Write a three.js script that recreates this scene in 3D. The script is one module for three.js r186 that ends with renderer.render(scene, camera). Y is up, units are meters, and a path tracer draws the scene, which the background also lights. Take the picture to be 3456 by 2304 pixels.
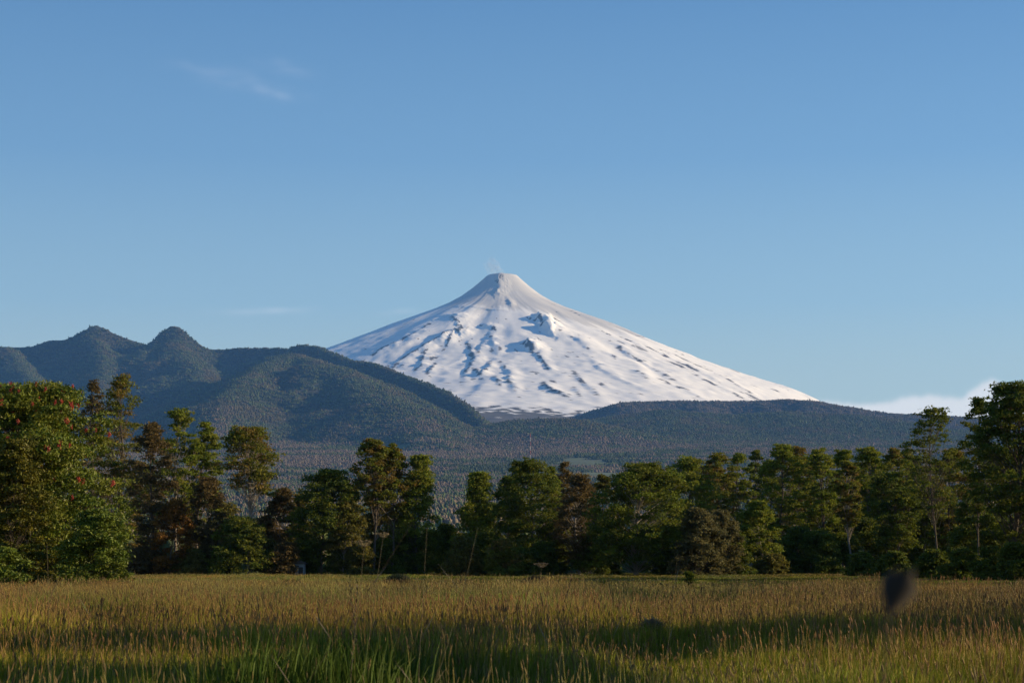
import * as THREE from 'three';

// ---------------------------------------------------------------- camera, sky, sun, exposure
const scene = new THREE.Scene();
const F = 5970, CX = 1728, CY = 1152, HORIZON = 1903, EYE = 1.0;      // lens in pixels of a 3456 x 2304 frame
const PITCH = Math.atan((HORIZON - CY) / F);
const camera = new THREE.PerspectiveCamera(2 * Math.atan(CY / F) * 180 / Math.PI, 1.5, 0.1, 60000);
camera.position.set(0, EYE, 0);
camera.rotation.set(PITCH, 0, 0);
camera.focus = 70; camera.userData.fStop = 8;
scene.add(camera);

const renderer = new THREE.WebGLRenderer({ antialias: true });
renderer.toneMapping = THREE.LinearToneMapping;
renderer.toneMappingExposure = 1.65;
renderer.shadowMap.enabled = true;

const SUN_AZ = 92 * Math.PI / 180, SUN_EL = 17 * Math.PI / 180;        // azimuth from straight behind the camera towards the right
const sunDir = new THREE.Vector3(Math.cos(SUN_EL) * Math.sin(SUN_AZ), Math.sin(SUN_EL), Math.cos(SUN_EL) * Math.cos(SUN_AZ));
const sun = new THREE.DirectionalLight(new THREE.Color().setRGB(1, 0.77, 0.47), 5);
sun.target.position.set(0, 0, -60); sun.position.copy(sunDir).multiplyScalar(400).add(sun.target.position);
sun.castShadow = true; sun.shadow.mapSize.set(4096, 4096);
Object.assign(sun.shadow.camera, { left: -200, right: 200, top: 200, bottom: -200, near: 1, far: 1200 });
scene.add(sun, sun.target);

// ---------------------------------------------------------------- small tools
function rng(seed) { let a = seed >>> 0; return () => { a = (a + 0x6D2B79F5) | 0; let t = Math.imul(a ^ (a >>> 15), 1 | a); t = (t + Math.imul(t ^ (t >>> 7), 61 | t)) ^ t; return ((t ^ (t >>> 14)) >>> 0) / 4294967296; }; }
const lerp = (a, b, t) => a + (b - a) * t, clamp = (x, a = 0, b = 1) => Math.min(b, Math.max(a, x));
const smooth = (a, b, x) => { const t = clamp((x - a) / (b - a)); return t * t * (3 - 2 * t); };
function hash2(i, j, s) { let h = Math.imul(i, 374761393) ^ Math.imul(j, 668265263) ^ Math.imul(s, 1274126177); h = Math.imul(h ^ (h >>> 13), 1274126177); return ((h ^ (h >>> 16)) >>> 0) / 4294967296; }
function noise(x, y, s = 0) {                                           // value noise, -1..1
  const i = Math.floor(x), j = Math.floor(y), fx = x - i, fy = y - j, u = fx * fx * fx * (fx * (fx * 6 - 15) + 10), v = fy * fy * fy * (fy * (fy * 6 - 15) + 10);
  return 2 * lerp(lerp(hash2(i, j, s), hash2(i + 1, j, s), u), lerp(hash2(i, j + 1, s), hash2(i + 1, j + 1, s), u), v) - 1;
}
function fbm(x, y, n = 4, s = 0) { let a = 0, k = 0.5; for (let i = 0; i < n; i++) { a += k * noise(x, y, s + i * 17); x = x * 2.03 + 5.1; y = y * 2.03 - 3.7; k *= 0.5; } return a; }
function table(t, x) { if (x <= t[0][0]) return t[0][1]; for (let i = 1; i < t.length; i++) if (x < t[i][0]) return lerp(t[i - 1][1], t[i][1], (x - t[i - 1][0]) / (t[i][0] - t[i - 1][0])); return t[t.length - 1][1]; }
function at(px, py, d) {                                                // the point that stands d metres ahead, where the survey of the photograph puts it
  const a = (px - CX) / F, b = (CY - py) / F, t = d / (Math.cos(PITCH) - b * Math.sin(PITCH));
  return new THREE.Vector3(a * t, EYE + (b * Math.cos(PITCH) + Math.sin(PITCH)) * t, -d);
}
const used = new Map();
function numbered(n) { const k = used.get(n) || 0; used.set(n, k + 1); return k ? n + '_' + String(k).padStart(3, '0') : n; }
function tag(o, label, category, group) { o.userData.label = label; o.userData.category = category; if (group) o.userData.group = group; return o; }
function shade(o) { o.traverse((m) => { if (m.isMesh) { m.castShadow = true; m.receiveShadow = true; } }); return o; }
function thing(name, label, category, pos, group) { const g = new THREE.Group(); g.name = numbered(name); g.position.copy(pos); tag(g, label, category, group); scene.add(g); return g; }

class Builder {                                                         // collects faces with colours, makes ONE geometry
  constructor() { this.p = []; this.n = []; this.c = []; this.i = []; }
  get count() { return this.p.length / 3; }
  vert(x, y, z, nx, ny, nz, c) { this.p.push(x, y, z); this.n.push(nx, ny, nz); this.c.push(c[0], c[1], c[2]); return this.p.length / 3 - 1; }
  leaf(x, y, z, ux, uy, uz, vx, vy, vz, c) {                            // a pointed leaf: long axis u, half width v, slightly folded
    let nx = uz * vy - uy * vz, ny = ux * vz - uz * vx, nz = uy * vx - ux * vy; const l = Math.hypot(nx, ny, nz) || 1; nx /= l; ny /= l; nz /= l;
    const a = this.vert(x - ux, y - uy, z - uz, nx, ny, nz, c), b = this.vert(x + vx, y + vy, z + vz, nx, ny, nz, c), d = this.vert(x + ux, y + uy, z + uz, nx, ny, nz, c), e = this.vert(x - vx, y - vy, z - vz, nx, ny, nz, c);
    this.i.push(a, b, d, a, d, e);
  }
  sliver(x, y, z, ux, uy, uz, vx, vy, vz, c) {                          // a three-cornered leaf for crowns far off
    let nx = uz * vy - uy * vz, ny = ux * vz - uz * vx, nz = uy * vx - ux * vy; const l = Math.hypot(nx, ny, nz) || 1; nx /= l; ny /= l; nz /= l;
    const a = this.vert(x - ux, y - uy, z - uz, nx, ny, nz, c), b = this.vert(x + ux * 0.4 + vx * 1.2, y + uy * 0.4 + vy * 1.2, z + uz * 0.4 + vz * 1.2, nx, ny, nz, c), d = this.vert(x + ux - vx, y + uy - vy, z + uz - vz, nx, ny, nz, c);
    this.i.push(a, b, d);
  }
  tube(pts, radii, seg, c) {                                            // tapered tube through points
    let prev = null; const N = pts.length, ref = new THREE.Vector3(0.3, 0.1, 1).normalize(), T = new THREE.Vector3(), A = new THREE.Vector3(), B = new THREE.Vector3();
    for (let k = 0; k < N; k++) {
      T.subVectors(pts[Math.min(N - 1, k + 1)], pts[Math.max(0, k - 1)]).normalize(); A.crossVectors(T, ref).normalize(); B.crossVectors(T, A);
      const row = [];
      for (let s = 0; s < seg; s++) { const w = s / seg * Math.PI * 2, cs = Math.cos(w), sn = Math.sin(w), nx = A.x * cs + B.x * sn, ny = A.y * cs + B.y * sn, nz = A.z * cs + B.z * sn, r = radii[k]; row.push(this.vert(pts[k].x + nx * r, pts[k].y + ny * r, pts[k].z + nz * r, nx, ny, nz, c)); }
      if (prev) for (let s = 0; s < seg; s++) { const t = (s + 1) % seg; this.i.push(prev[s], prev[t], row[t], prev[s], row[t], row[s]); }
      prev = row;
    }
  }
  ball(x, y, z, rx, ry, rz, c, seg = 6, jag = 0, R = null) {            // rounded lump
    const rows = Math.max(3, Math.round(seg * 0.7)), id = [];
    for (let a = 0; a <= rows; a++) { const row = []; for (let s = 0; s < seg; s++) { const th = a / rows * Math.PI, ph = (s + (a % 2) * 0.5) / seg * Math.PI * 2, k = 1 + (R ? (R() - 0.5) * jag : 0), nx = Math.sin(th) * Math.cos(ph), ny = Math.cos(th), nz = Math.sin(th) * Math.sin(ph); row.push(this.vert(x + nx * rx * k, y + ny * ry * k, z + nz * rz * k, nx, ny, nz, c)); } id.push(row); }
    for (let a = 0; a < rows; a++) for (let s = 0; s < seg; s++) { const t = (s + 1) % seg; this.i.push(id[a][s], id[a + 1][t], id[a + 1][s], id[a][s], id[a][t], id[a + 1][t]); }
  }
  build(soft) {
    const g = new THREE.BufferGeometry();
    g.setAttribute('position', new THREE.Float32BufferAttribute(this.p, 3)); g.setAttribute('normal', new THREE.Float32BufferAttribute(this.n, 3)); g.setAttribute('color', new THREE.Float32BufferAttribute(this.c, 3)); g.setIndex(this.i);
    if (soft) g.computeVertexNormals();
    return g;
  }
  mesh(name, mat, parent) { const m = new THREE.Mesh(this.build(), mat); m.name = name; parent.add(m); return m; }
}
const vary = (c, R, a = 0.25) => { const k = 1 + (R() - 0.5) * 2 * a, w = (R() - 0.5) * a * 0.6; return [c[0] * k * (1 + w), c[1] * k, c[2] * k * (1 - w)]; };
const pick = (list, R) => list[Math.floor(R() * list.length) % list.length];

const M = {
  leaf: new THREE.MeshPhysicalMaterial({ vertexColors: true, roughness: 0.9, transmission: 0.45, thickness: 0, side: THREE.DoubleSide, specularIntensity: 0.15 }),
  gloss: new THREE.MeshPhysicalMaterial({ vertexColors: true, roughness: 0.45, transmission: 0.4, thickness: 0, side: THREE.DoubleSide, specularIntensity: 0.25 }),
  petal: new THREE.MeshPhysicalMaterial({ vertexColors: true, roughness: 0.8, transmission: 0.3, thickness: 0, side: THREE.DoubleSide }),
  bark: new THREE.MeshStandardMaterial({ vertexColors: true, roughness: 0.95 }),
  grass: new THREE.MeshPhysicalMaterial({ vertexColors: true, roughness: 0.55, transmission: 0.45, thickness: 0, side: THREE.DoubleSide, specularIntensity: 0.12 }),
  ground: new THREE.MeshStandardMaterial({ vertexColors: true, roughness: 1 }),
  wood: new THREE.MeshStandardMaterial({ vertexColors: true, roughness: 1 }),
  snow: new THREE.MeshStandardMaterial({ vertexColors: true, roughness: 0.9 }),
};

// ---------------------------------------------------------------- the sky: clear evening air, a low cloud bank, wisps of cirrus
{
  const W = 4096, H = 2048, data = new Float32Array(W * H * 4);
  const grad = [[-90, [0.10, 0.10, 0.09]], [0, [0.63, 0.77, 0.73]], [3, [0.62, 0.77, 0.73]], [6, [0.545, 0.72, 0.72]], [8.3, [0.374, 0.589, 0.725]], [13, [0.204, 0.40, 0.636]], [18, [0.127, 0.288, 0.53]], [30, [0.070, 0.19, 0.41]], [60, [0.040, 0.12, 0.31]], [90, [0.035, 0.11, 0.28]]];
  const chan = [0, 1, 2].map((c) => grad.map(([e, v]) => [e, v[c]]));
  const wisps = [[-10.2, 15.7, 1.0, 0.16, -0.02, 0.05], [-8.7, 15.25, 1.2, 0.26, -0.10, 0.075], [-7.6, 15.8, 0.8, 0.2, -0.06, 0.07], [-7.9, 15.0, 0.9, 0.12, -0.05, 0.07], [-8.4, 8.02, 1.2, 0.08, 0.03, 0.16], [-7.35, 8.10, 0.7, 0.06, 0.12, 0.24], [-3.7, 8.12, 0.6, 0.06, 0.0, 0.18]];
  for (let r = 0; r < H; r++) {
    const el = ((r + 0.5) / H - 0.5) * 180;
    for (let q = 0; q < W; q++) {
      const lon = ((q + 0.5) / W - 0.5) * 2 * Math.PI, cz = Math.sin(lon), cx = Math.cos(lon);   // direction (cx, cz) round the horizon
      let az = Math.atan2(cx, -cz) * 180 / Math.PI;                     // degrees to the right of the view
      const c = chan.map((t) => table(t, el));
      const ce = Math.cos(el * Math.PI / 180), mu = cx * ce * sunDir.x + Math.sin(el * Math.PI / 180) * sunDir.y + cz * ce * sunDir.z;
      const glow = 0.88 + 0.45 * Math.pow(clamp(0.5 + 0.5 * mu), 2) + 0.9 * Math.pow(clamp(mu), 14);
      for (let k = 0; k < 3; k++) c[k] *= glow * 0.615;
      if (el > 0) {
        // the cloud bank on the horizon
        const top = 0.10 * fbm(az * 3, 1.7, 4, 21) + table([[-180, 5.0], [-60, 5.0], [-20, 4.4], [4, 4.6], [8, 5.16], [9, 5.22], [11, 5.02], [11.9, 5.02], [12.7, 5.22], [13.3, 5.27], [14.3, 5.18], [14.7, 5.42], [15.0, 5.66], [15.25, 5.72], [15.6, 5.60], [16.0, 5.48], [17.5, 5.4], [22, 5.3], [60, 5.0], [180, 5.0]], az) + 0.05 * noise(az * 2.2, 3.3, 5);
        const soft = lerp(0.06, 0.13, 0.5 + 0.5 * noise(az * 1.3, 9, 8)), a = smooth(-soft, soft, top - el) * 0.86 * smooth(1.0, 4.6, el + 0.6);
        const cl = [0.74, 0.72, 0.68];
        for (let k = 0; k < 3; k++) c[k] = lerp(c[k], cl[k], a);
        for (const [wa, we, wl, wh, tilt, amt] of wisps) {
          const dx = az - wa, dy = el - we - tilt * dx - 0.10 * noise(az * 0.9, we, 3); if (Math.abs(dx) > 3 * wl || Math.abs(dy) > 4 * wh) continue;
          const f = amt * Math.exp(-(dx * dx) / (wl * wl) - (dy * dy) / (wh * wh)) * (0.65 + 0.5 * noise(az * 2.1 + el * 2, el * 9, 11));
          if (f > 0) for (let k = 0; k < 3; k++) c[k] = lerp(c[k], [0.72, 0.70, 0.72][k], f);
        }
      }
      const o = (r * W + q) * 4; data[o] = c[0]; data[o + 1] = c[1]; data[o + 2] = c[2]; data[o + 3] = 1;
    }
  }
  const t = new THREE.DataTexture(data, W, H, THREE.RGBAFormat, THREE.FloatType);
  t.mapping = THREE.EquirectangularReflectionMapping; t.magFilter = THREE.LinearFilter; t.minFilter = THREE.LinearFilter; t.needsUpdate = true;
  scene.background = t; scene.environment = t;
}
scene.fog = new THREE.FogExp2(new THREE.Color().setRGB(0.16, 0.43, 1.0), 3.3e-5);

// ---------------------------------------------------------------- the land
function fieldH(x, z) { const d = -z; return (fbm(x / 7, z / 7, 3, 2) * 0.16 + fbm(x / 34, z / 34, 2, 9) * 0.2 + 0.02) * smooth(2, 12, d) * (1 - smooth(160, 260, d)); }
const PLAIN = [[-4000, -0.3], [230, -0.3], [600, 0], [1500, 16], [2000, 36], [2500, 62], [3500, 134], [4500, 224], [5500, 325], [6500, 436], [7500, 540], [9500, 690], [12500, 800], [20000, 800]];
function crest(list, slope, round, steep = slope, reach = 130) { return { p: list.map(([px, py, d]) => at(px, py + 9, d)), slope, round, steep, reach }; }
const RIDGES = [
  crest([[-700, 1190, 9300], [-300, 1170, 9300], [0, 1160, 9300], [60, 1163, 9300], [110, 1160, 9300], [160, 1140, 9300], [220, 1138, 9300], [270, 1113, 9300], [318, 1087, 9300], [350, 1099, 9300], [390, 1120, 9300], [440, 1138, 9300], [500, 1156, 9300]], 0.55, 6, 1.0, 140),
  crest([[500, 1156, 9300], [528, 1138, 9250], [553, 1108, 9200], [572, 1092, 9200], [600, 1092, 9200], [622, 1110, 9200], [640, 1140, 9200], [670, 1170, 9200], [760, 1170, 9200], [810, 1164, 9200], [900, 1164, 9100], [975, 1167, 9000], [1010, 1154, 8900], [1070, 1158, 8800], [1130, 1182, 8600], [1190, 1208, 8400], [1250, 1212, 8200], [1300, 1228, 8050], [1360, 1254, 7900], [1430, 1278, 7700], [1500, 1308, 7500], [1560, 1345, 7300], [1605, 1385, 7100], [1640, 1425, 6900], [1670, 1462, 6700]], 0.5, 5, 1.05, 90),
  crest([[980, 1190, 8200], [900, 1222, 7800], [830, 1270, 7400], [775, 1330, 7000], [745, 1395, 6600], [720, 1470, 6100]], 0.52, 60),
  crest([[1000, 1190, 8200], [1120, 1230, 7700], [1240, 1290, 7300], [1330, 1350, 6900], [1400, 1410, 6600], [1450, 1475, 6200]], 0.46, 90),
  crest([[592, 1140, 9060], [604, 1172, 8880], [640, 1215, 8600], [660, 1262, 8400], [668, 1320, 8000]], 0.55, 40),
  crest([[326, 1135, 9180], [345, 1168, 9000], [350, 1240, 8600], [320, 1330, 8100]], 0.7, 25),
  crest([[30, 1168, 9200], [75, 1225, 8900], [110, 1275, 8500], [135, 1320, 8100], [90, 1400, 7500]], 0.6, 30),
  crest([[-400, 1180, 9200], [-250, 1330, 8200], [-150, 1440, 7200]], 0.5, 40),
  crest([[1600, 1452, 6700], [1690, 1432, 6800], [1760, 1412, 6900], [1840, 1408, 6900], [1910, 1408, 6900], [1990, 1424, 6900], [2060, 1445, 6800]], 0.26, 60),
  crest([[1960, 1436, 7600], [2050, 1412, 7700], [2140, 1393, 7800], [2240, 1379, 7800], [2340, 1388, 7800], [2470, 1394, 7800], [2560, 1390, 7800], [2640, 1384, 7800], [2760, 1390, 7800], [2860, 1394, 7800], [2950, 1406, 7700], [3050, 1430, 7600], [3200, 1446, 7500], [3456, 1456, 7500], [3800, 1465, 7500]], 0.24, 80),
  crest([[2030, 1392, 9000], [2070, 1366, 9000], [2120, 1352, 9000], [2240, 1347, 9000], [2400, 1348, 9000], [2560, 1347, 9000], [2660, 1342, 9000], [2740, 1348, 9000], [2850, 1367, 9000], [3000, 1389, 9000], [3200, 1398, 9000], [3456, 1412, 9000], [3900, 1425, 9000], [4600, 1450, 9000]], 0.34, 60),
];
function landH(x, z) {
  const d = -z; let base = table(PLAIN, d); if (d > 700) base += (fbm(x / 480, z / 480, 2, 31) * 15 + noise(x / 230, z / 230, 33) * 5) * smooth(700, 1600, d);
  if (d < 4800) return base;
  let h = base, near = 1e9;
  for (const r of RIDGES) {
    let best = -1e9;
    for (let k = 1; k < r.p.length; k++) {
      const a = r.p[k - 1], b = r.p[k], ux = b.x - a.x, uz = b.z - a.z, t = clamp(((x - a.x) * ux + (z - a.z) * uz) / (ux * ux + uz * uz)), dx = x - a.x - ux * t, dz = z - a.z - uz * t, q = Math.hypot(dx, dz), qq = Math.sqrt(q * q + r.round * r.round) - r.round, v = lerp(a.y, b.y, t) - (qq < r.reach ? r.steep * qq : r.steep * r.reach + r.slope * (qq - r.reach));
      if (v > best) best = v; if (q < near) near = q;
    }
    const K = 18, m = Math.max(h, best), s = Math.max(0, K - Math.abs(h - best)) / K; h = m + s * s * K * 0.25;
  }
  const up = smooth(20, 220, h - base) * smooth(8, 190, near);
  h += up * (fbm(x / 190, z / 190, 4, 41) * 72 - Math.abs(noise(x / 120 + 0.3 * noise(z / 90, x / 90, 6), z / 300, 44)) * 22);
  return h;
}
function nz(h, x, z, e) { const n = new THREE.Vector3(h(x - e, z) - h(x + e, z), 2 * e, h(x, z - e) - h(x, z + e)); return n.normalize(); }
function sheet(rows, cols, place, color, name, mat) {                   // grid of (row, col) -> point
  const p = new Float32Array(rows * cols * 3), c = new Float32Array(rows * cols * 3), idx = [];
  for (let r = 0; r < rows; r++) for (let q = 0; q < cols; q++) { const o = (r * cols + q) * 3, v = place(r / (rows - 1), q / (cols - 1)), k = color(v[0], v[1], v[2]); p.set(v, o); c.set(k, o); if (r && q) { const a = r * cols + q; idx.push(a, a - 1, a - cols - 1, a, a - cols - 1, a - cols); } }
  const g = new THREE.BufferGeometry(); g.setAttribute('position', new THREE.BufferAttribute(p, 3)); g.setAttribute('color', new THREE.BufferAttribute(c, 3)); g.setIndex(idx); g.computeVertexNormals();
  const m = new THREE.Mesh(g, mat); m.name = name; m.userData.kind = 'structure'; m.receiveShadow = m.castShadow = true; scene.add(m); return m;
}
const CLEAR = [[0.040, 5300, 0.016, 330], [-0.075, 6000, 0.02, 260], [0.055, 4500, 0.02, 300], [-0.036, 2300, 0.05, 200]];
function clearing(x, d) { let m = 0; for (const [u, cd, du, dd] of CLEAR) { const a = (x / d - u) / du, b = (d - cd) / dd; m = Math.max(m, 1 - smooth(0.7, 1.1, Math.hypot(a, b) + 0.25 * noise(x / 60, d / 60, 3))); } return m; }
sheet(400, 340, (r, q) => { const d = r < 0.3 ? 200 + 5300 * Math.pow(r / 0.3, 1.5) : 5500 + 5700 * (r - 0.3) / 0.7, u = lerp(-0.45, 0.45, q), x = u * d, z = -d; return [x, landH(x, z), z]; }, (x, y, z) => { const m = clearing(x, -z), k = 0.8 + 0.35 * fbm(x / 50, z / 50, 3, 5); return [lerp(0.030, 0.075, m) * k, lerp(0.032, 0.105, m) * k, lerp(0.016, 0.028, m) * k]; }, 'hills', M.ground);
function mownAt(x, d) { const px = x / d * F + CX; return smooth(48, 60, d + 10 * noise(x / 12, d / 20, 98)) * smooth(1250, 1900, px + (d - 60) * 7) + smooth(122, 130, d); }
sheet(230, 180, (r, q) => { const d = -6 + 266 * Math.pow(r, 2.2), w = 40 + 0.9 * Math.max(0, d), x = lerp(-w, w, q); return [x, fieldH(x, -d), -d]; }, (x, y, z) => { const k = 0.75 + 0.5 * fbm(x / 3, z / 3, 3, 7), m = clamp(mownAt(x, -z)); return [lerp(0.062, 0.050, m) * k, lerp(0.050, 0.068, m) * k, lerp(0.022, 0.018, m) * k]; }, 'field', M.ground);
sheet(60, 60, (r, q) => [lerp(-9000, 9000, q), -1.2, lerp(3000, -1500, r)], () => [0.05, 0.05, 0.022], 'ground', M.ground);

// ---------------------------------------------------------------- the volcano
const VD = 12500, VP = VD / F, VX = (1695 - CX) / F * VD, VZ = -VD;
const PROFILE = [[0, 935], [30, 945], [45, 969], [51, 970], [60, 961], [100, 926], [140, 896], [180, 873], [240, 846], [300, 822], [350, 802], [430, 770], [500, 740], [600, 699], [700, 658], [800, 616], [890, 581], [960, 559], [1023, 541], [1150, 500], [1300, 452], [1500, 397], [1750, 338], [2000, 285], [2400, 210], [2900, 120]];
function coneH(rho) { return (table(PROFILE, rho - 3) + table(PROFILE, rho) + table(PROFILE, rho + 3)) / 3 + 8; }   // in pixels of VP metres
// points on the near face, found from where the photograph shows them: returns [azimuth, radius] in cone coordinates
function onCone(px, py) {
  const dir = at(px, py, 1000).sub(camera.position);
  for (let d = 7800; d < 13400; d += 6) { const s = d / 1000, x = dir.x * s - VX, y = EYE + dir.y * s, z = -d - VZ, rho = Math.hypot(x, z) / VP; if (coneH(rho) * VP + EYE >= y) return [x / VP, z / VP]; }
  return [0, 600];
}
// ribs of lava under the snow: [points, height, width, rock share, skew]
const RIBS = [
  [[[1683, 926], [1684, 945], [1681, 962], [1684, 975], [1676, 988], [1668, 1000]], 11, 9, 0.25],
  [[[1648, 930], [1640, 942], [1630, 955]], 7, 7, 0.2],
  [[[1716, 1010], [1722, 1020], [1723, 1030]], 6, 6, 0.1],
  [[[1540, 1038], [1600, 1040], [1660, 1042], [1712, 1050]], 4, 9, 0],
  [[[1480, 1070], [1510, 1068], [1560, 1072], [1592, 1083]], 6, 10, 0.15],
  [[[1527, 1076], [1548, 1092], [1560, 1104], [1552, 1118], [1535, 1116], [1510, 1122], [1480, 1140], [1450, 1153], [1420, 1172], [1385, 1190], [1350, 1212], [1325, 1232]], 15, 11, 0.75],
  [[[1458, 1092], [1425, 1115], [1390, 1135], [1345, 1160], [1300, 1175], [1262, 1196]], 7, 12, 0.55],
  [[[1532, 1120], [1520, 1140], [1507, 1162]], 8, 7, 0.8],
  [[[1440, 1178], [1428, 1195], [1425, 1215], [1418, 1232], [1400, 1245]], 9, 9, 0.6],
  [[[1472, 1218], [1458, 1235], [1448, 1256]], 8, 8, 0.8],
  [[[1578, 1150], [1588, 1165], [1592, 1182], [1602, 1196], [1597, 1215], [1588, 1232], [1572, 1250], [1566, 1275]], 12, 9, 0.85],
  [[[1632, 1148], [1624, 1166], [1614, 1186]], 9, 8, 0.35],
  [[[1648, 1120], [1662, 1138], [1668, 1160], [1674, 1184]], 10, 9, 0.2],
  [[[1622, 1090], [1640, 1096], [1660, 1100], [1672, 1110]], 8, 8, 0.35],
  [[[1656, 1215], [1652, 1232], [1640, 1252], [1620, 1268], [1600, 1280]], 9, 8, 0.5],
  [[[1600, 1240], [1620, 1262], [1628, 1280]], 8, 8, 0.6],
  [[[1692, 1218], [1700, 1240], [1716, 1252], [1724, 1270], [1715, 1290], [1728, 1312], [1735, 1330]], 10, 8, 0.55],
  [[[1668, 1270], [1680, 1290], [1690, 1310]], 7, 7, 0.6],
  [[[1790, 1076], [1814, 1074], [1826, 1092], [1838, 1110], [1856, 1128], [1878, 1142]], 44, 15, 0.25],
  [[[1850, 1076], [1856, 1082]], 9, 6, 0.4],
  [[[1765, 1168], [1780, 1166], [1792, 1178], [1802, 1192]], 36, 13, 0.8],
  [[[1815, 1198], [1826, 1212], [1838, 1228], [1846, 1240], [1852, 1252]], 9, 7, 0.7],
  [[[1846, 1248], [1856, 1256]], 9, 6, 0.9],
  [[[1880, 1082], [1900, 1090], [1916, 1100]], 7, 7, 0.4],
  [[[1925, 1146], [1950, 1156], [1968, 1172], [1988, 1190]], 9, 9, 0.3],
  [[[2010, 1112], [2040, 1124], [2064, 1134]], 7, 8, 0.3],
  [[[2064, 1154], [2090, 1170], [2100, 1184], [2130, 1206], [2170, 1226], [2220, 1250], [2290, 1286]], 15, 13, 0.35],
  [[[1990, 1206], [2003, 1230], [2030, 1254], [2070, 1276], [2130, 1300], [2200, 1330]], 11, 12, 0.08],
  [[[2100, 1140], [2140, 1158], [2180, 1182]], 9, 9, 0.4],
  [[[2180, 1168], [2220, 1190], [2260, 1208]], 9, 9, 0.5],
  [[[2240, 1200], [2300, 1228], [2360, 1252], [2430, 1280]], 10, 10, 0.5],
  [[[2300, 1240], [2380, 1272], [2460, 1300], [2540, 1325]], 8, 9, 0.45],
  [[[2200, 1110 + 60], [2260, 1190], [2330, 1214], [2400, 1244]], 6, 7, 0.55],
  [[[2420, 1258], [2500, 1290], [2580, 1320]], 6, 8, 0.6],
  [[[1938, 1258], [1952, 1280], [1975, 1305], [2000, 1322], [2020, 1340]], 11, 9, 0.6],
  [[[1836, 1300], [1846, 1318], [1868, 1330], [1900, 1338], [1918, 1345]], 12, 9, 0.9],
  [[[1936, 1312], [1950, 1330], [1962, 1346]], 8, 7, 0.6],
  [[[2030, 1300], [2050, 1312], [2070, 1326]], 8, 7, 0.7],
  [[[2130, 1255], [2170, 1270], [2190, 1290]], 8, 8, 0.4],
  [[[2070, 1210], [2076, 1222]], 7, 6, 0.8],
  [[[2230, 1280], [2255, 1288], [2270, 1298]], 8, 8, 0.6],
  [[[2280, 1300], [2330, 1318], [2380, 1338]], 8, 9, 0.35],
].map(([p, A, w, rock]) => ({ p: p.map(([x, y]) => onCone(x, y)), A, w, rock }));
for (const r of RIBS) { r.x0 = Math.min(...r.p.map((q) => q[0])) - 50; r.x1 = Math.max(...r.p.map((q) => q[0])) + 50; r.y0 = Math.min(...r.p.map((q) => q[1])) - 50; r.y1 = Math.max(...r.p.map((q) => q[1])) + 50; }
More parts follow.
